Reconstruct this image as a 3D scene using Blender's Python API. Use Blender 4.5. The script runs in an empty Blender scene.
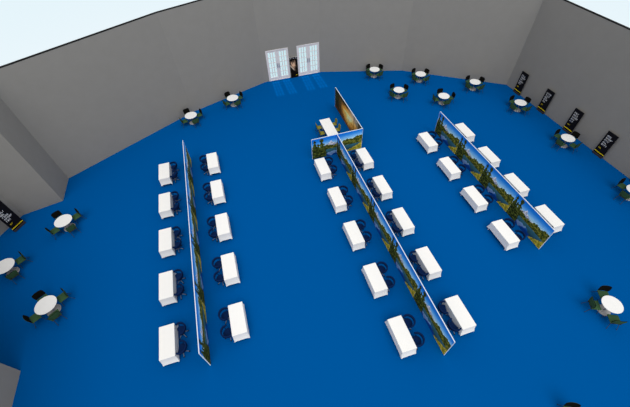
import bpy, bmesh, math, random
from mathutils import Vector, Matrix, noise
C = bpy.context.scene.collection
PI = math.pi
S = bpy.context.scene

# ------------------------------------------------------------------ helpers
def lin(r, g, b):
    def f(c):
        c /= 255.0
        return c / 12.92 if c <= 0.04045 else ((c + 0.055) / 1.055) ** 2.4
    return (f(r), f(g), f(b), 1.0)

def mat(name, col, rough=0.7, spec=0.15, metal=0.0, noise_scale=None, noise_amt=0.1, bump=0.0, stretch=None):
    m = bpy.data.materials.new(name); m.use_nodes = True
    nt = m.node_tree; b = nt.nodes['Principled BSDF']
    b.inputs['Base Color'].default_value = col
    b.inputs['Roughness'].default_value = rough
    b.inputs['Specular IOR Level'].default_value = spec
    b.inputs['Metallic'].default_value = metal
    if noise_scale:
        tc = nt.nodes.new('ShaderNodeTexCoord')
        nz = nt.nodes.new('ShaderNodeTexNoise'); nz.inputs['Scale'].default_value = noise_scale
        nz.inputs['Detail'].default_value = 5
        src = tc.outputs['Object']
        if stretch:
            mp = nt.nodes.new('ShaderNodeMapping'); mp.inputs['Scale'].default_value = stretch
            nt.links.new(src, mp.inputs['Vector']); src = mp.outputs['Vector']
        nt.links.new(src, nz.inputs['Vector'])
        mx = nt.nodes.new('ShaderNodeMix'); mx.data_type = 'RGBA'
        lo = tuple(c * (1 - noise_amt) for c in col[:3]) + (1,)
        hi = tuple(min(1, c * (1 + noise_amt)) for c in col[:3]) + (1,)
        mx.inputs['A'].default_value = lo; mx.inputs['B'].default_value = hi
        nt.links.new(nz.outputs['Fac'], mx.inputs['Factor'])
        nt.links.new(mx.outputs['Result'], b.inputs['Base Color'])
        if bump:
            bp = nt.nodes.new('ShaderNodeBump'); bp.inputs['Strength'].default_value = bump
            nt.links.new(nz.outputs['Fac'], bp.inputs['Height']); nt.links.new(bp.outputs['Normal'], b.inputs['Normal'])
    return m

def box(bm, x0, x1, y0, y1, z0, z1, bevel=0.0, seg=2):
    vs = [bm.verts.new((x, y, z)) for x in (x0, x1) for y in (y0, y1) for z in (z0, z1)]
    idx = [(0, 1, 3, 2), (4, 6, 7, 5), (0, 4, 5, 1), (2, 3, 7, 6), (0, 2, 6, 4), (1, 5, 7, 3)]
    fs = [bm.faces.new([vs[i] for i in f]) for f in idx]
    if bevel:
        es = list({e for f in fs for e in f.edges})
        bmesh.ops.bevel(bm, geom=es, offset=bevel, segments=seg, affect='EDGES', profile=0.5)

def tube(bm, pts, r, n=8, r1=None, caps=True):
    pts = [Vector(p) for p in pts]; rings = []
    for i, p in enumerate(pts):
        if i == 0: d = pts[1] - pts[0]
        elif i == len(pts) - 1: d = pts[-1] - pts[-2]
        else: d = (pts[i + 1] - pts[i]).normalized() + (pts[i] - pts[i - 1]).normalized()
        d.normalize()
        a = d.orthogonal().normalized() if abs(d.z) < .99 else Vector((1, 0, 0))
        a = (a - d * a.dot(d)).normalized(); b = d.cross(a)
        rr = r if r1 is None else r + (r1 - r) * i / (len(pts) - 1)
        rings.append([bm.verts.new(p + (a * math.cos(t) + b * math.sin(t)) * rr) for t in [2 * PI * k / n for k in range(n)]])
    for A, B in zip(rings, rings[1:]):
        for k in range(n): bm.faces.new((A[k], A[(k + 1) % n], B[(k + 1) % n], B[k]))
    if caps:
        bm.faces.new(rings[0][::-1]); bm.faces.new(rings[-1])

def lathe(bm, prof, n=32):
    rings = []
    for r, z in prof:
        if r < 1e-6: rings.append([bm.verts.new((0, 0, z))])
        else: rings.append([bm.verts.new((r * math.cos(2 * PI * k / n), r * math.sin(2 * PI * k / n), z)) for k in range(n)])
    for A, B in zip(rings, rings[1:]):
        for k in range(n):
            k2 = (k + 1) % n
            if len(A) == 1: bm.faces.new((A[0], B[k2], B[k]))
            elif len(B) == 1: bm.faces.new((A[k], A[k2], B[0]))
            else: bm.faces.new((A[k], A[k2], B[k2], B[k]))

def obj(name, bm, m, parent=None, smooth=False, loc=None):
    bmesh.ops.recalc_face_normals(bm, faces=bm.faces)
    me = bpy.data.meshes.new(name); bm.to_mesh(me); bm.free()
    me.materials.append(m)
    if smooth:
        me.polygons.foreach_set('use_smooth', [True] * len(me.polygons))
        try: me.set_sharp_from_angle(angle=math.radians(40))
        except Exception: pass
    o = bpy.data.objects.new(name, me); C.objects.link(o)
    if parent: o.parent = parent
    if loc: o.location = loc
    return o

def thing(name, label, cat, loc=(0, 0, 0), rz=0, group=None):
    o = bpy.data.objects.new(name, None); C.objects.link(o)
    o.empty_display_size = .1
    o.location = loc; o.rotation_euler = (0, 0, rz)
    o['label'] = label; o['category'] = cat
    if group: o['group'] = group
    return o

def dup(root, loc, rz, label, group=None):
    r = root.copy(); C.objects.link(r); r.location = loc; r.rotation_euler = (0, 0, rz); r['label'] = label
    if group: r['group'] = group
    for ch in list(root.children):
        c = ch.copy(); C.objects.link(c); c.parent = r
        for g in list(ch.children):
            d = g.copy(); C.objects.link(d); d.parent = c
    return r

def struct(name, bm, m, parent=None):
    o = obj(name, bm, m, parent)
    if not parent: o['kind'] = 'structure'
    return o

# ------------------------------------------------------------------ materials
M = {}
M['floor'] = mat('blue_carpet', lin(0, 80, 147), .95, 0.0, noise_scale=18, noise_amt=.03)
M['wall'] = mat('grey_concrete', lin(143, 140, 134), .95, 0.0, noise_scale=1.6, noise_amt=.05)
M['cap'] = mat('black_wall_cap', lin(22, 22, 22), .8, 0.1)
M['white_cloth'] = mat('white_cloth', lin(240, 238, 233), .9, 0.0, noise_scale=6, noise_amt=.015)
M['white_top'] = mat('white_laminate', lin(235, 234, 231), .6, 0.1)
M['white_trim'] = mat('white_trim', lin(222, 230, 238), .6, 0.1)
M['white_leg'] = mat('white_metal', lin(225, 225, 225), .5, 0.2)
M['door_white'] = mat('white_door_paint', lin(226, 221, 220), .6, 0.1)
M['handle'] = mat('steel_handle', lin(200, 200, 200), .4, 0.4, .6)
M['navy'] = mat('navy_fabric', lin(10, 33, 72), .9, 0.05, noise_scale=60, noise_amt=.12)
M['green'] = mat('dark_green_fabric', lin(57, 85, 56), .9, 0.05, noise_scale=60, noise_amt=.1)
M['olive'] = mat('olive_fabric', lin(136, 128, 52), .9, 0.05, noise_scale=60, noise_amt=.1)
M['black'] = mat('black_fabric', lin(17, 17, 14), .9, 0.05, noise_scale=60, noise_amt=.15)
M['dark_metal'] = mat('dark_metal', lin(52, 54, 56), .6, 0.2)
M['brown_frame'] = mat('dark_brown_frame', lin(62, 58, 52), .7, 0.15)
M['grey_metal'] = mat('grey_metal', lin(120, 124, 130), .5, 0.3)
M['caster'] = mat('black_caster', lin(14, 16, 20), .6, 0.2)
M['steel'] = mat('brushed_steel', lin(165, 163, 160), .7, 0.2, noise_scale=9, noise_amt=.35, stretch=(1, .2, 1))
M['banner'] = mat('black_banner_print', lin(17, 16, 20), .7, 0.1)
M['banner_base'] = mat('dark_grey_base', lin(52, 49, 54), .7, 0.15)
M['ink_white'] = mat('white_lettering', lin(225, 225, 225), .7, 0.1)
M['ink_yellow'] = mat('yellow_lettering', lin(235, 205, 20), .7, 0.1)

def print_mat(name):
    m = bpy.data.materials.new(name); m.use_nodes = True
    nt = m.node_tree; b = nt.nodes['Principled BSDF']
    a = nt.nodes.new('ShaderNodeAttribute'); a.attribute_name = 'print'
    nt.links.new(a.outputs['Color'], b.inputs['Base Color'])
    b.inputs['Roughness'].default_value = .85; b.inputs['Specular IOR Level'].default_value = .05
    return m
M['lake_print'] = print_mat('printed_lake_scene')
M['sunset_print'] = print_mat('printed_sunset_forest')
M['poster_print'] = print_mat('printed_portrait_poster')

gm = bpy.data.materials.new('clear_pane'); gm.use_nodes = True
nt = gm.node_tree; nt.nodes.clear()
out = nt.nodes.new('ShaderNodeOutputMaterial'); tr = nt.nodes.new('ShaderNodeBsdfTransparent'); gl = nt.nodes.new('ShaderNodeBsdfGlossy')
tr.inputs['Color'].default_value = (.86, .96, .96, 1); gl.inputs['Roughness'].default_value = .1
mx = nt.nodes.new('ShaderNodeMixShader'); mx.inputs[0].default_value = .04
nt.links.new(tr.outputs[0], mx.inputs[1]); nt.links.new(gl.outputs[0], mx.inputs[2]); nt.links.new(mx.outputs[0], out.inputs['Surface'])
M['glass'] = gm

# ------------------------------------------------------------------ camera
NAD = (331, 488); VP = (158, -182); F = 334.9429; H = 17.5
def nrm(v): return v.normalized()
down = nrm(Vector((NAD[0] - 315, NAD[1] - 203.5, F)))
yv = Vector((VP[0] - 315, VP[1] - 203.5, F)); yv = nrm(yv - down * yv.dot(down))
up = -down; xv = yv.cross(up)
R = Matrix((xv, yv, up))                       # world = R @ camera (x right, y down, z forward)
cam = bpy.data.cameras.new('camera'); co = bpy.data.objects.new('camera', cam); C.objects.link(co)
cam.sensor_width = 36; cam.lens = F / 630 * 36; cam.clip_end = 300; cam.clip_start = .1
X, Y, Z = R.col[0], -R.col[1], -R.col[2]
co.matrix_world = Matrix(((X[0], Y[0], Z[0], 0), (X[1], Y[1], Z[1], 0), (X[2], Y[2], Z[2], H), (0, 0, 0, 1)))
S.camera = co

# ------------------------------------------------------------------ room shell
WH = 8.38; T = .14
LEFT = [(-13.27, -7), (-13.27, 8.72), (-15.2, 10.0), (-17.3, 12.2), (-17.6, 16.8), (-16.82, 18.4), (-15.76, 19.97), (-13.26, 20.5), (-13.26, 22.87)]
BACK = [(-13.26, 22.87), (-3.58, 28.5), (3.75, 31.27), (9.55, 31.2), (17.32, 28.5), (25.24, 22.6)]
RIGHT = [(25.24, 22.6), (25.24, -7)]
outline = LEFT[:-1] + BACK[:-1] + RIGHT
bm = bmesh.new()
top = [bm.verts.new((x, y, 0)) for x, y in outline]; bot = [bm.verts.new((x, y, -.2)) for x, y in outline]
bm.faces.new(top); bm.faces.new(bot[::-1])
for i in range(len(top)):
    j = (i + 1) % len(top); bm.faces.new((top[i], bot[i], bot[j], top[j]))
bmesh.ops.triangulate(bm, faces=[f for f in bm.faces if len(f.verts) > 4])
struct('floor', bm, M['floor'])

def wall_frame(a, b):
    a = Vector((a[0], a[1], 0)); b = Vector((b[0], b[1], 0)); d = (b - a).normalized()
    return a, b, d, Vector((-d.y, d.x, 0))     # last: outward normal (outline runs clockwise)
def wall_box(bm, a, d, n, s0, s1, z0, z1, t0=0, t1=T):
    vs = []
    for s in (s0, s1):
        for t in (t0, t1):
            for z in (z0, z1):
                p = a + d * s + n * t; vs.append(bm.verts.new((p.x, p.y, z)))
    for f in [(0, 1, 3, 2), (4, 6, 7, 5), (0, 4, 5, 1), (2, 3, 7, 6), (0, 2, 6, 4), (1, 5, 7, 3)]: bm.faces.new([vs[i] for i in f])
trim_n = [0]
def wall(name, a, b, holes=(), WH=WH):
    a, b, d, n = wall_frame(a, b); L = (b - a).length
    bm = bmesh.new(); s = 0
    for h0, h1, hz in holes:
        wall_box(bm, a, d, n, s, h0, -.1, WH); wall_box(bm, a, d, n, h0, h1, hz, WH)
        wall_box(bm, a, d, n, h0, h1, -.1, 0.0); s = h1
    wall_box(bm, a, d, n, s, L, -.1, WH)
    o = struct(name, bm, M['wall'])
    trim_n[0] += 1
    bm = bmesh.new(); wall_box(bm, a, d, n, 0, L, WH, WH + .05, -.01, T)
    struct('trim_%d' % trim_n[0], bm, M['cap'])
    return a, d, n
ln = ['left_front', 'left_alcove_front', 'left_alcove_corner', 'left_alcove_back', 'left_alcove_bend', 'left_alcove_banner_side', 'left_alcove_end', 'left_short']
for i, nm in enumerate(ln): wall('wall_' + nm, LEFT[i], LEFT[i + 1])
wall('wall_back_left', BACK[0], BACK[1])
wall('wall_back_left_of_doors', BACK[1], BACK[2])
DH = 3.03
D1 = (4.17 - 3.75, 6.35 - 3.75); D2 = (7.2 - 3.75, 9.43 - 3.75)
wa, wd, wn = wall('wall_back', BACK[2], BACK[3], [(D1[0], D1[1], DH), (D2[0], D2[1], DH)])
wall('wall_back_right_of_doors', BACK[3], BACK[4])
wall('wall_back_right', BACK[4], BACK[5], WH=7.72)
wall('wall_right', RIGHT[0], RIGHT[1], WH=7.72)

# ------------------------------------------------------------------ doors (white double doors with small panes)
def door(num, s0, s1):
    W = s1 - s0; p = wa + wd * s0; ang = math.atan2(wd.y, wd.x)
    bm = bmesh.new(); fr = .09
    box(bm, 0, fr, -.03, .1, 0, DH); box(bm, W - fr, W, -.03, .1, 0, DH); box(bm, fr, W - fr, -.03, .1, DH - fr, DH); box(bm, fr, W - fr, -.03, .1, 0, .03)
    root = struct('door_%d' % num, bm, M['door_white']); root.location = (p.x, p.y, 0); root.rotation_euler = (0, 0, ang)
    lw = (W - 2 * fr) / 2
    for k in range(2):
        x0 = fr + k * lw + .004; x1 = fr + (k + 1) * lw - .004
        bm = bmesh.new(); st = .12; inner = .19
        a0 = x0 + (st if k == 0 else inner); a1 = x1 - (inner if k == 0 else st)
        zb, zt = .34, DH - fr - .14
        box(bm, x0, a0, 0, .05, .035, DH - fr - .004); box(bm, a1, x1, 0, .05, .035, DH - fr - .004)
        box(bm, a0, a1, 0, .05, .035, zb); box(bm, a0, a1, 0, .05, zt, DH - fr - .004)
        for c in (1, 2):
            xc = a0 + (a1 - a0) * c / 3; box(bm, xc - .034, xc + .034, .005, .045, zb, zt)
        for r in range(1, 5):
            zc = zb + (zt - zb) * r / 5; box(bm, a0, a1, .007, .043, zc - .03, zc + .03)
        leaf = obj('door_leaf', bm, M['door_white'], root)
        bm = bmesh.new(); box(bm, a0 - .01, a1 + .01, .022, .028, zb - .01, zt + .01)
        obj('glass', bm, M['glass'], leaf)
        bm = bmesh.new(); xh = x1 - .08 if k == 0 else x0 + .08
        tube(bm, [(xh, 0, 1.3), (xh, -.06, 1.3), (xh, -.06, 1.62), (xh, 0, 1.62)], .018); box(bm, xh - .045, xh + .045, -.012, 0, 1.22, 1.7, .005)
        obj('door_handle', bm, M['handle'], leaf)
door(1, *D1); door(2, *D2)

# ------------------------------------------------------------------ prints
def fbm(x, y, o=4): return noise.fractal(Vector((x, y, 3.7)), 1.0, 2.0, o)
def mixc(a, b, t):
    t = max(0, min(1, t)); return [a[i] + (b[i] - a[i]) * t for i in range(3)]
def sm(e0, e1, x):
    t = max(0, min(1, (x - e0) / (e1 - e0))); return t * t * (3 - 2 * t)
def lake(u, v):
    n1 = fbm(u * 9, v * 9); n2 = fbm(u * 26 + 5, v * 26, 3)
    sky = mixc((160, 200, 232), (8, 98, 188), sm(.5, .95, v - .12 * u + .02))
    c = mixc(sky, (225, 228, 232), .75 * sm(.1, .5, fbm(u * 5 + 2, v * 12)) * sm(.55, .95, u) * sm(.9, .72, v))
    ridge = .58 + .2 * max(0, 1 - abs(u - .37) / .11) + .05 * max(0, 1 - abs(u - .47) / .06) + .05 * fbm(u * 22, 1.3) + .07 * sm(.75, 1, u)
    if v < ridge: c = mixc((118, 128, 150), (205, 205, 208), .5 + 1.2 * n2)
    line = .56 + .07 * fbm(u * 18, 8.1) + .12 * sm(.5, .72, u) + .03 * sm(.8, 1, u)
    if v < line: c = mixc((36, 48, 18), (120, 116, 42), .42 + 1.1 * n2)
    shore = .37 - .03 * sm(.5, 1, u)
    if v < shore:
        vv = 2 * shore - v
        water = mixc((5, 52, 118), (52, 130, 200), sm(.05, .36, v) + .15 * n1)
        if vv < line - .02 + .03 * n1 and u > .25: water = mixc(water, (44, 66, 44), .6)
        elif vv < ridge and .25 < u < .55: water = mixc(water, (170, 180, 195), .55)
        c = water
    edge = .0 + 1.05 * (u - .66) + .05 * fbm(u * 20, 4.4)
    if u > .6 and v < min(edge, .47 + .2 * sm(.85, 1, u)): c = mixc((104, 98, 24), (192, 172, 62), .5 + .9 * n2)
    # dark conifers on the left, with their reflection down to the bottom edge
    for uc, w, hgt in ((.055, .06, .93), (.19, .065, .95), (.12, .05, .74), (.25, .03, .62)):
        if v < hgt:
            ww = w * (1.0 if v < .3 else .35 + .65 * (hgt - v) / (hgt - .3)) * (1 + .9 * fbm(v * 16 + uc * 40, 2.2, 3))
            if abs(u - uc) < ww: c = mixc((18, 28, 12), (88, 96, 38), .42 + 1.0 * n2)
    return c
def sunset(u, v):
    n1 = fbm(u * 6, v * 6); n2 = fbm(u * 24, v * 20, 3)
    d = math.hypot((u - .55) / .36, (v - .5) / .5)
    c = mixc((255, 240, 170), (214, 150, 62), sm(.0, .6, d + .25 * n1))
    c = mixc(c, (92, 64, 34), sm(.45, 1.0, d + .3 * n1))
    c = mixc(c, (36, 36, 20), sm(.85, 1.35, d + .35 * n1))
    c = mixc(c, (134, 70, 30), .6 * sm(.3, .0, v) * (1 if n1 > -.2 else .3))
    c = mixc(c, (206, 206, 200), .6 * sm(.45, .9, v) * sm(.45, .7, u) * sm(1.0, .8, u))
    for uc, w in ((.06, .03), (.14, .018), (.24, .016), (.74, .01), (.9, .02), (.97, .02)):
        if abs(u - uc + .012 * fbm(v * 6, uc * 9)) < w: c = mixc(c, (48, 42, 22), .5)
    if n2 > .15 and v > .45: c = mixc(c, (66, 72, 30), .6 * sm(.25, .9, abs(u - .55) * 2))
    return c
def portrait(u, v):
    n = fbm(u * 5, v * 8); c = [12, 9, 8]
    d = math.hypot((u - .5) / .36, (v - .66) / .26)
    c = mixc((190, 152, 120), c, sm(.35, 1.05, d + .45 * n + .5 * (u - .45)))
    c = mixc(c, (120, 92, 70), .8 * sm(.12, .0, abs(v - .42 + .35 * (u - .5))) * sm(.9, .5, u))
    c = mixc(c, (205, 190, 170), .8 * sm(.05, .01, abs(v - .47 + .5 * (u - .3))) * sm(.6, .45, u))
    return c
BOOST = 1.5
def print_faces(bm, layer, fn, nu, nv, w, z0, z1, yy, flip):
    grid = []
    for i in range(nu + 1):
        grid.append([bm.verts.new(((-w / 2 + w * i / nu) * (-1 if flip else 1), yy, z0 + (z1 - z0) * j / nv)) for j in range(nv + 1)])
    for i in range(nu):
        for j in range(nv):
            q = (grid[i][j], grid[i + 1][j], grid[i + 1][j + 1], grid[i][j + 1])
            f = bm.faces.new(q)
            f[layer] = fn(i, j)
CACHE = {}
def print_colors(kind, nu, nv):
    if (kind, nu, nv) not in CACHE:
        f = {'lake': lake, 'sunset': sunset, 'portrait': portrait}[kind]
        CACHE[(kind, nu, nv)] = [[f((i + .5) / nu, (j + .5) / nv) for j in range(nv)] for i in range(nu)]
    return CACHE[(kind, nu, nv)]
def printed_mesh(name, kind, w, z0, z1, th, m, nu=110, nv=66, both=True):
    """a board facing local -y (u runs to local +x) with the print on its front and back"""
    cols = print_colors(kind, nu, nv)
    verts = []; faces = []; fc = []
    for side in ((0, 1) if both else (0,)):
        base = len(verts); sgn = 1 if side == 0 else -1; yy = -th / 2 * sgn
        for i in range(nu + 1):
            for j in range(nv + 1): verts.append(((-w / 2 + w * i / nu) * sgn, yy, z0 + (z1 - z0) * j / nv))
        for i in range(nu):
            for j in range(nv):
                a = base + i * (nv + 1) + j; faces.append((a, a + nv + 1, a + nv + 2, a + 1)); fc.append(cols[i][j])
    base = len(verts)
    for x in (-w / 2, w / 2):
        for z in (z0, z1):
            verts.append((x, -th / 2, z)); verts.append((x, th / 2, z))
    a = base
    faces += [(a, a + 1, a + 3, a + 2), (a + 4, a + 6, a + 7, a + 5), (a, a + 4, a + 5, a + 1), (a + 2, a + 3, a + 7, a + 6)]
    fc += [(225, 225, 225)] * 4
    if not both:
        faces.append((a + 1, a + 5, a + 7, a + 3)); fc.append((20, 20, 20))
    me = bpy.data.meshes.new(name); me.from_pydata(verts, [], faces)
    at = me.color_attributes.new('print', 'FLOAT_COLOR', 'CORNER'); buf = []
    for p in me.polygons:
        c = lin(*[max(0, min(255, k)) for k in fc[p.index]])
        c = [min(1, k * BOOST) for k in c[:3]] + [1]
        for _ in range(p.loop_total): buf.extend(c)
    at.data.foreach_set('color', buf)
    me.materials.append(m); me.update()
    return me
PH = 1.9
def partition(label, loc, rz, length, npan, kind, group, start_trim=True):
    root = thing('photo_partition', label, 'partition', loc, rz, group)
    w = length / npan
    me = printed_mesh('printed_panel', kind, w - .002, .012, PH - .02, .034, M['lake_print'] if kind == 'lake' else M['sunset_print'], 110 if kind == 'lake' else 150, 66)
    for k in range(npan):
        o = bpy.data.objects.new('printed_panel', me); C.objects.link(o); o.parent = root
        o.location = (-length / 2 + w * (k + .5), 0, 0)
    bm = bmesh.new(); box(bm, -length / 2 - .015, length / 2 + .015, -.02, .02, PH - .02, PH + .005)
    obj('top_rail', bm, M['white_trim'], root)
    for s in (-1, 1):
        bm = bmesh.new(); x = s * length / 2; box(bm, min(x, x + s * .015), max(x, x + s * .015), -.02, .02, 0, PH - .02)
        obj('end_post', bm, M['white_trim'], root)
    return root
# local +x is where the print runs to its right
def wall_y(x, y0, y1, face): return ((x, (y0 + y1) / 2, 0), PI / 2 if face > 0 else -PI / 2, y1 - y0)
GP = 'photo partitions on the blue floor'
l, r, L = wall_y(-4.165, 6.1, 21.9, 1); partition('long partition of repeated lake photos seen nearly edge-on, leftmost of the row', l, r, L, 5, 'lake', GP)
l, r, L = wall_y(6.88, 3.07, 18.68, -1); partition('long partition of repeated lake photos meeting the short crosswise one', l, r, L, 5, 'lake', GP)
l, r, L = wall_y(15.38, 6.65, 18.66, -1); partition('partition of four lake photos at right, nearest the black banners', l, r, L, 4, 'lake', GP)
partition('short crosswise partition with one wide mountain lake photo', (6.91, 18.74, 0), 0, 4.02, 1, 'lake', GP)
l, r, L = wall_y(8.9, 18.81, 24.85, -1); partition('partition with golden sunset forest photo beside the cloth-free white table', l, r, L, 1, 'sunset', GP)

# ------------------------------------------------------------------ covered tables
TW, TL, TH = .76, 1.68, .74
def cover_bm():
    bm = bmesh.new(); N = 16; rings = []
    def loop(hx, hy, zf, r):
        pts = []
        for sx, sy, a0 in ((1, 1, 0), (-1, 1, PI / 2), (-1, -1, PI), (1, -1, 3 * PI / 2)):
            for k in range(5):
                a = a0 + PI / 2 * k / 4
                pts.append((sx * (hx - r) + r * math.cos(a), sy * (hy - r) + r * math.sin(a)))
            # straight run towards the next corner
            nx, ny = {(1, 1): (-1, 1), (-1, 1): (-1, -1), (-1, -1): (1, -1), (1, -1): (1, 1)}[(sx, sy)]
            ax, ay = pts[-1]; e = a0 + PI / 2
            bx, by = nx * (hx - r) + r * math.cos(e), ny * (hy - r) + r * math.sin(e)
            for k in range(1, N): t = k / N; pts.append((ax + (bx - ax) * t, ay + (by - ay) * t))
        return [bm.verts.new((x, y, zf(x, y))) for x, y in pts]
    hx, hy = TW / 2, TL / 2
    def hem(x, y):
        dx = abs(abs(x) - hx); dy = abs(abs(y) - hy)
        d = max(min(abs(x) / hx, 1), 0) * max(min(abs(y) / hy, 1), 0)   # 1 at the corners
        d2 = min(1, (hx + .06 - abs(x)) / .16) if abs(y) > hy else min(1, (hy + .1 - abs(y)) / .22)
        return .10 + .14 * max(0, d2) ** .7
    rings.append(loop(hx - .012, hy - .012, lambda x, y: TH, .012))
    rings.append(loop(hx, hy, lambda x, y: TH - .012, .02))
    for k, t in enumerate((.35, .7)):
        rings.append(loop(hx + .014 * t, hy + .1 * t * t, lambda x, y, t=t: TH - .012 - (TH - .012 - hem(x, y)) * t, .02))
    rings.append(loop(hx + .02, hy + .11, hem, .02))
    bm.faces.new(rings[0])
    n = len(rings[0])
    for A, B in zip(rings, rings[1:]):
        for k in range(n): bm.faces.new((A[k], B[k], B[(k + 1) % n], A[(k + 1) % n]))
    return bm
def make_covered_table():
    t = thing('covered_table', '', 'table')
    bm = bmesh.new(); box(bm, -TW / 2 + .015, TW / 2 - .015, -TL / 2 + .015, TL / 2 - .015, TH - .04, TH - .006); obj('tabletop', bm, M['white_top'], t)
    c = obj('table_cover', cover_bm(), M['white_cloth'], t, smooth=True)
    for sx in (-1, 1):
        for sy in (-1, 1):
            bm = bmesh.new(); x = sx * (TW / 2 - .045); y = sy * (TL / 2 - .045); box(bm, x - .022, x + .022, y - .022, y + .022, 0, TH - .04, .004, 1)
            obj('leg', bm, M['white_leg'], t)
    return t
# navy swivel tub chair: backrest towards local +x
def make_tub_chair():
    t = thing('tub_chair', '', 'chair')
    bm = bmesh.new(); n = 32; rings = []
    for rr, zz in ((.2, .40), (.245, .415), (.255, .45), (.24, .48), (.17, .492)):
        rings.append([bm.verts.new((max(rr * math.cos(2 * PI * k / n), -.12 * rr / .235) + .02, rr * math.sin(2 * PI * k / n), zz)) for k in range(n)])
    for A, B in zip(rings, rings[1:]):
        for k in range(n): bm.faces.new((A[k], A[(k + 1) % n], B[(k + 1) % n], B[k]))
    bm.faces.new(rings[0][::-1]); bm.faces.new(rings[-1])
    obj('seat', bm, M['navy'], t, smooth=True)
    bm = bmesh.new(); n = 30; secs = []
    for k in range(n + 1):
        a = math.radians(-104 + 208 * k / n); f = math.cos(a); back = sm(-.5, .9, f)
        ro = .36 - .02 * (1 - back); zt = .735 + .05 * back; zb = .645 - .03 * back; th = .075
        sec = []
        for rr, zz in ((ro - th, zb + .015), (ro - th + .015, zb), (ro - .015, zb), (ro, zb + .015), (ro, zt - .015), (ro - .015, zt), (ro - th + .015, zt), (ro - th, zt - .015)):
            sec.append(bm.verts.new((rr * math.cos(a), rr * math.sin(a), zz)))
        secs.append(sec)
    for A, B in zip(secs, secs[1:]):
        for k in range(8): bm.faces.new((A[k], A[(k + 1) % 8], B[(k + 1) % 8], B[k]))
    bm.faces.new(secs[0]); bm.faces.new(secs[-1][::-1])
    obj('backrest', bm, M['navy'], t, smooth=True)
    for a in (-80, 80):
        bm = bmesh.new(); a = math.radians(a); c, s = math.cos(a), math.sin(a)
        tube(bm, [(.18 * c, .18 * s, .43), (.295 * c, .295 * s, .45), (.305 * c, .305 * s, .68)], .016); obj('arm_support', bm, M['navy'], t, smooth=True)
    bm = bmesh.new(); lathe(bm, [(0, .10), (.045, .10), (.045, .16), (.028, .17), (.028, .40), (0, .40)], 16); obj('post', bm, M['grey_metal'], t, smooth=True)
    for k in range(5):
        a = 2 * PI / 5 * k; c, s = math.cos(a), math.sin(a)
        bm = bmesh.new(); tube(bm, [(.03 * c, .03 * s, .13), (.16 * c, .16 * s, .11), (.28 * c, .28 * s, .07)], .02, 8, .014); leg = obj('leg', bm, M['grey_metal'], t, smooth=True)
        bm = bmesh.new(); bmesh.ops.create_uvsphere(bm, u_segments=12, v_segments=8, radius=.035, matrix=Matrix.Translation((.28 * c, .28 * s, .035))); obj('caster', bm, M['caster'], leg, smooth=True)
    return t
# side chair with thin splayed legs: backrest towards local +x
def panel_bm(w, z0, z1, x0, lean, th, curve, off=0.0, inset=0.0):
    bm = bmesh.new(); nu, nv = 10, 6; G = [[], []]
    for side in (0, 1):
        for i in range(nu + 1):
            row = []
            for j in range(nv + 1):
                u = -1 + 2 * i / nu; v = j / nv
                rnd = 1 - .10 * (abs(2 * v - 1) ** 6)
                y = u * (w / 2 - inset) * rnd; z = (z0 + inset) + (z1 - z0 - 2 * inset) * v
                z -= .03 * abs(u) ** 5 * (1 if v > .5 else -1)
                x = x0 + lean * v - curve * u * u + off + (th if side else 0)
                row.append(bm.verts.new((x, y, z)))
            G[side].append(row)
    for i in range(nu):
        for j in range(nv):
            for s in (0, 1): bm.faces.new((G[s][i][j], G[s][i + 1][j], G[s][i + 1][j + 1], G[s][i][j + 1]))
    for i in range(nu):
        for j in (0, nv): bm.faces.new((G[0][i][j], G[0][i + 1][j], G[1][i + 1][j], G[1][i][j]))
    for j in range(nv):
        for i in (0, nu): bm.faces.new((G[0][i][j], G[0][i][j + 1], G[1][i][j + 1], G[1][i][j]))
    return bm
def make_side_chair(seat, back, shell):
    t = thing('side_chair', '', 'chair')
    bm = bmesh.new(); box(bm, -.225, .235, -.255, .255, .435, .475, .018, 3); obj('seat', bm, seat, t, smooth=True)
    bm = bmesh.new(); box(bm, -.21, .25, -.24, .24, .415, .434, .004, 1); obj('seat_frame', bm, M['brown_frame'], t)
    obj('backrest', panel_bm(.55, .485, .90, .24, .05, .022, .04), back, t, smooth=True)
    obj('back_shell', panel_bm(.55, .485, .90, .24, .05, .012, .04, .0235, .012), shell, t, smooth=True)
    for s in (-1, 1):
        bm = bmesh.new(); tube(bm, [(-.17, s * .19, .42), (-.24, s * .235, 0)], .012); obj('leg', bm, M['dark_metal'], t, smooth=True)
        bm = bmesh.new(); tube(bm, [(.19, s * .19, .42), (.36, s * .24, 0)], .012); obj('leg', bm, M['dark_metal'], t, smooth=True)
        bm = bmesh.new(); tube(bm, [(.15, s * .16, .42), (.27, s * .16, .45), (.282, s * .16, .62)], .011); obj('back_support', bm, M['dark_metal'], t, smooth=True)
    return t
def make_round_table():
    t = thing('round_table', '', 'table')
    bm = bmesh.new(); lathe(bm, [(0, .71), (.54, .71), (.57, .72), (.575, .735), (.565, .745), (0, .747)], 48); obj('tabletop', bm, M['white_top'], t, smooth=True)
    bm = bmesh.new(); lathe(bm, [(0, .045), (.05, .045), (.038, .08), (.036, .66), (.11, .69), (.11, .709), (0, .709)], 20); obj('column', bm, M['grey_metal'], t, smooth=True)
    bm = bmesh.new(); lathe(bm, [(0, 0), (.37, 0), (.38, .012), (.36, .025), (.1, .045), (0, .045)], 40); obj('base', bm, M['steel'], t, smooth=True)
    return t
made = {}
def place(key, maker, loc, rz, label, group):
    if key not in made:
        o = maker(); made[key] = o
        o.location = loc; o.rotation_euler = (0, 0, rz); o['label'] = label; o['group'] = group
        return o
    return dup(made[key], loc, rz, label, group)

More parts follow.
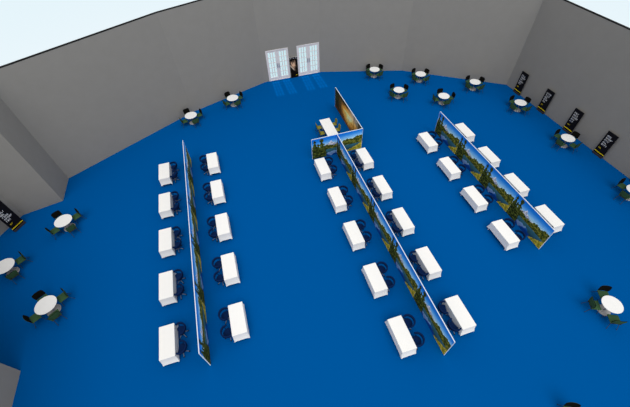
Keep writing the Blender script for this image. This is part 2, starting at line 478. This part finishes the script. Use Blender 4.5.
ROWS = [
    (-5.97, 1, [20.40, 17.22, 14.03, 10.83, 7.63], 'left side of leftmost lake partition'),
    (-2.45, -1, [20.38, 17.30, 14.10, 10.92, 7.70], 'right side of leftmost lake partition'),
    (5.18, 1, [17.05, 13.93, 10.84, 7.66, 4.45], 'left side of middle lake partition'),
    (8.47, -1, [17.08, 13.95, 10.86, 7.72, 4.53], 'right side of middle lake partition'),
    (13.78, 1, [17.20, 14.12, 11.05, 8.03], 'left side of rightmost lake partition'),
    (17.04, -1, [17.27, 14.20, 11.20, 8.18], 'right side of rightmost lake partition'),
]
ORD = {5: ['farthest', 'second farthest', 'middle', 'second nearest', 'nearest'], 4: ['farthest', 'second farthest', 'second nearest', 'nearest']}
for x, s, ys, where in ROWS:
    for y, od in zip(ys, ORD[len(ys)]):
        place('ct', make_covered_table, (x, y, 0), 0, '%s white cloth-covered table on %s' % (od, where), 'white cloth-covered tables beside the lake partitions')
        for dy, w in ((.45, 'far'), (-.47, 'near')):
            place('tub', make_tub_chair, (x + (.58 if s > 0 else -.57), y + dy, 0), (0 if s > 0 else PI) + s * math.copysign(.3, dy), 'navy tub chair, %s one at the %s table, %s' % (w, od, where), 'navy tub chairs at the covered tables')

# meeting table behind the crosswise partition
t = thing('meeting_table', 'bare white table with olive chairs behind the crosswise partition', 'table', (7.06, 21.15, 0))
bm = bmesh.new(); box(bm, -.44, .44, -1.25, 1.25, .70, .74, .006); obj('tabletop', bm, M['white_top'], t)
for s in (-1, 1):
    bm = bmesh.new(); y = s * .95; box(bm, -.36, .36, y - .03, y + .03, 0, .70, .004, 1); obj('leg', bm, M['white_leg'], t)
for sx in (-1, 1):
    for y, w in ((21.83, 'farther'), (21.02, 'nearer')):
        ch = place('olive', lambda: make_side_chair(M['olive'], M['olive'], M['olive']), (7.06 + sx * .64, y, 0), 0 if sx > 0 else PI,
              'olive chair, %s one on the %s side of the bare white table' % (w, 'sunset partition' if sx > 0 else 'open floor'), 'olive chairs at the bare white table'); ch.scale = (.85, .8, 1)

# ------------------------------------------------------------------ round tables and their chairs
RT = [
    (190.7, 115.2, 22, .9, 'second left of the white doors'),
    (232.5, 97.7, 25, .9, 'nearest the left white door'),
    (374.6, 69.2, 22, .85, 'against back wall, first right of the doors'),
    (420.7, 73.8, 20, .85, 'against back wall, second right of the doors'),
    (399, 89.7, 17, .85, 'on open floor behind the sunset partition'),
    (444, 95.7, -9, .84, 'nearest far end of rightmost lake partition'),
    (475.2, 81.7, 12, .84, 'against back wall, left of first banner'),
    (520.7, 102.4, 11, .83, 'between first and second black banners'),
    (568.2, 137.8, 10, .83, 'in front of the third black banner'),
    (612.6, 304.3, 64, .84, 'alone on the lower right floor'),
    (63, 220.6, 36, .94, 'nearest the left alcove wall corner'),
    (45.5, 304.8, 34, .96, 'fully in view at lower left'),
    (4, 266, 36, .95, 'cut by the left frame edge'),
    (635.3, 189.8, 5, .84, 'cut by the right frame edge'),
    (579.5, 430, 62, .84, 'at the bottom frame edge'),
]
def to_px(x, y, z):
    c = R.transposed() @ Vector((x, y, z - H)); return c.x / c.z * F + 315, c.y / c.z * F + 203.5
for px, py, rot, sc, where in RT:
    ray = R @ Vector((px - 315, py - 203.5, F)); x, y = ray.x / ray.z * (.745 - H), ray.y / ray.z * (.745 - H)
    ks = (0, 1, 2, 3); rad = .57 * sc + .17
    if py < 430:
        o = place('rt', make_round_table, (x, y, 0), 0, 'round white steel-based table %s' % where, 'round white tables with four chairs'); o.scale = (sc, sc, 1)
    names = {}
    for k in ks:
        a = math.radians(rot + 90 * k); cx, cy = x + rad * math.cos(a), y + rad * math.sin(a)
        q = to_px(x + (rad + .25) * math.cos(a), y + (rad + .25) * math.sin(a), .85)
        if q[0] < -2 or q[0] > 632 or q[1] > 409: continue
        dx, dy = to_px(cx, cy, .45)[0] - to_px(x, y, .45)[0], to_px(cx, cy, .45)[1] - to_px(x, y, .45)[1]
        names[k] = (cx, cy, a, dx, dy)
    order = sorted(names, key=lambda k: names[k][4])
    pos = {}
    if len(order) == 4:
        b = sorted(order[:2], key=lambda k: names[k][3]); f = sorted(order[2:], key=lambda k: names[k][3])
        pos = {b[0]: 'back left', b[1]: 'back right', f[0]: 'front left', f[1]: 'front right'}
    else:
        for i, k in enumerate(order): pos[k] = {1: ['only visible'], 2: ['rear', 'front'], 3: ['rear', 'middle', 'front']}[len(order)][i]
    for k in order:
        cx, cy, a, dx, dy = names[k]
        place('side', lambda: make_side_chair(M['green'], M['black'], M['green']), (cx, cy, 0), a,
              'black-backed chair, %s, at round table %s' % (pos[k], where), 'green chairs with black backs at the round tables')

# ------------------------------------------------------------------ banners
def glyph_line(bm, x0, z, h, n, rnd, y):
    x = x0
    for _ in range(n):
        w = h * rnd.choice((.5, .6, .7)); t = h * .2
        segs = {'l': (x, x + t, z, z + h), 'r': (x + w - t, x + w, z, z + h), 't': (x, x + w, z + h - t, z + h), 'b': (x, x + w, z, z + t), 'm': (x, x + w, z + h / 2 - t / 2, z + h / 2 + t / 2)}
        for s in rnd.choice(('lt', 'ltm', 'lrm', 'lb', 'ltbm', 'lrt', 'lrtb', 'ltr')):
            a = segs[s]; box(bm, a[0], a[1], y - .002, y, a[2], a[3])
        x += w + h * .22
def banner(label, loc, rz, seed, w=.8, h=1.98):
    t = thing('pull_up_banner', label, 'banner', loc, rz, 'black pull-up banners along the walls'); rnd = random.Random(seed)
    bm = bmesh.new(); box(bm, -w / 2, w / 2, -.07, .07, 0, .14, .012); obj('base', bm, M['banner_base'], t)
    bm = bmesh.new(); box(bm, -w / 2, w / 2, -.012, .012, .14, h); obj('panel', bm, M['banner'], t)
    bm = bmesh.new(); box(bm, -w / 2, w / 2, -.018, -.0125, .25, .31); obj('stripe', bm, M['ink_yellow'], t)
    z = min(h, 2) * .80
    for n in rnd.sample((3, 4, 4, 3, 5), 5):
        bm = bmesh.new(); glyph_line(bm, -w * .33, z, .125, n, rnd, -.013); z -= .18; obj('lettering', bm, M['ink_white'], t)
    bm = bmesh.new(); glyph_line(bm, -w * .33, min(h, 2) * .29, .085, 3, rnd, -.013); obj('small_lettering', bm, M['ink_yellow'], t)
RB = ['black text banner nearest the back right corner of the hall', 'black text banner second from the back right corner', 'black text banner partly behind a round table and chairs', 'black text banner fourth from the back right corner, standing clear of tables', 'dark base corner of a banner just inside the right frame edge']
for lab, y, sd in zip(RB, (21.08, 18.05, 15.1, 12.1, 8.9), (3, 5, 8, 11, 14)): banner(lab, (25.11, y, 0), -PI / 2, sd)
banner('black text banner in the left alcove, cut by the edge of view', (-15.66, 18.83, 0), math.atan2(.69, .48), 21, .84, 2.35)

# portrait poster between the doors
t = thing('poster_stand', 'narrow dark portrait poster standing between the two white doors', 'poster', (6.77, 31.12, 0))
me = printed_mesh('poster', 'portrait', .76, .04, 2.08, .03, M['poster_print'], 30, 70, False)
o = bpy.data.objects.new('poster', me); C.objects.link(o); o.parent = t
bm = bmesh.new(); box(bm, -.38, .38, -.06, .06, 0, .04, .005); obj('base', bm, M['caster'], t)
bm = bmesh.new(); glyph_line(bm, .12, .2, .09, 3, random.Random(4), -.0155); obj('small_lettering', bm, M['ink_yellow'], t)
bm = bmesh.new()
for x in (-.32, -.05, .2): box(bm, x, x + .12, -.019, -.0155, 1.95, 1.99)
obj('lettering', bm, M['ink_white'], t)

# ------------------------------------------------------------------ light
w = bpy.data.worlds.new('world'); S.world = w; w.use_nodes = True
nt = w.node_tree; bg = nt.nodes['Background']
tc = nt.nodes.new('ShaderNodeTexCoord'); sx = nt.nodes.new('ShaderNodeSeparateXYZ'); nt.links.new(tc.outputs['Generated'], sx.inputs[0])
rp = nt.nodes.new('ShaderNodeValToRGB')
mr = nt.nodes.new('ShaderNodeMapRange'); mr.inputs['From Min'].default_value = -1; mr.inputs['From Max'].default_value = 1
nt.links.new(sx.outputs['Z'], mr.inputs['Value']); nt.links.new(mr.outputs['Result'], rp.inputs['Fac'])
el = rp.color_ramp.elements
def stop(z, c):
    e = el.new((z + 1) / 2); e.color = c
K = (.5, .5, .5)
el[0].position = 0; el[0].color = lin(246, 250, 255); el[1].position = 1; el[1].color = (.7, .7, .71, 1)
stop(-.55, lin(245, 250, 255)); stop(-.25, lin(230, 245, 251)); stop(-.02, lin(228, 244, 251))
stop(.08, (.86, .86, .86, 1)); stop(.5, (.86, .86, .86, 1)); stop(.7, (.7, .7, .71, 1))
nt.links.new(rp.outputs['Color'], bg.inputs['Color']); bg.inputs['Strength'].default_value = 1.0

def sun(name, az, elv, energy, angle):
    l = bpy.data.lights.new(name, 'SUN'); l.energy = energy; l.angle = math.radians(angle)
    o = bpy.data.objects.new(name, l); C.objects.link(o)
    d = Vector((math.cos(math.radians(az)) * math.cos(math.radians(elv)), math.sin(math.radians(az)) * math.cos(math.radians(elv)), math.sin(math.radians(elv))))
    o.rotation_euler = d.to_track_quat('Z', 'Y').to_euler(); return o
sun('daylight', -95, 60, 1.65, 50)
# low daylight coming in through the panes of the two doors
for xm in (5.26, 8.32):
    l = bpy.data.lights.new('door_daylight', 'SPOT'); l.energy = 26000; l.shadow_soft_size = .03; l.spot_size = math.radians(9.5); l.spot_blend = .1
    o = bpy.data.objects.new('door_daylight', l); C.objects.link(o)
    d = Vector((0, 1.0, 1)).normalized(); p = Vector((xm, 31.3, 1.5)) + d * 26
    o.location = p; o.rotation_euler = d.to_track_quat('Z', 'Y').to_euler()

vs = S.view_settings
S.display_settings.display_device = 'sRGB'
vs.view_transform = 'Standard'; vs.look = 'None'; vs.gamma = 1; vs.exposure = 0.0; vs.use_curve_mapping = False
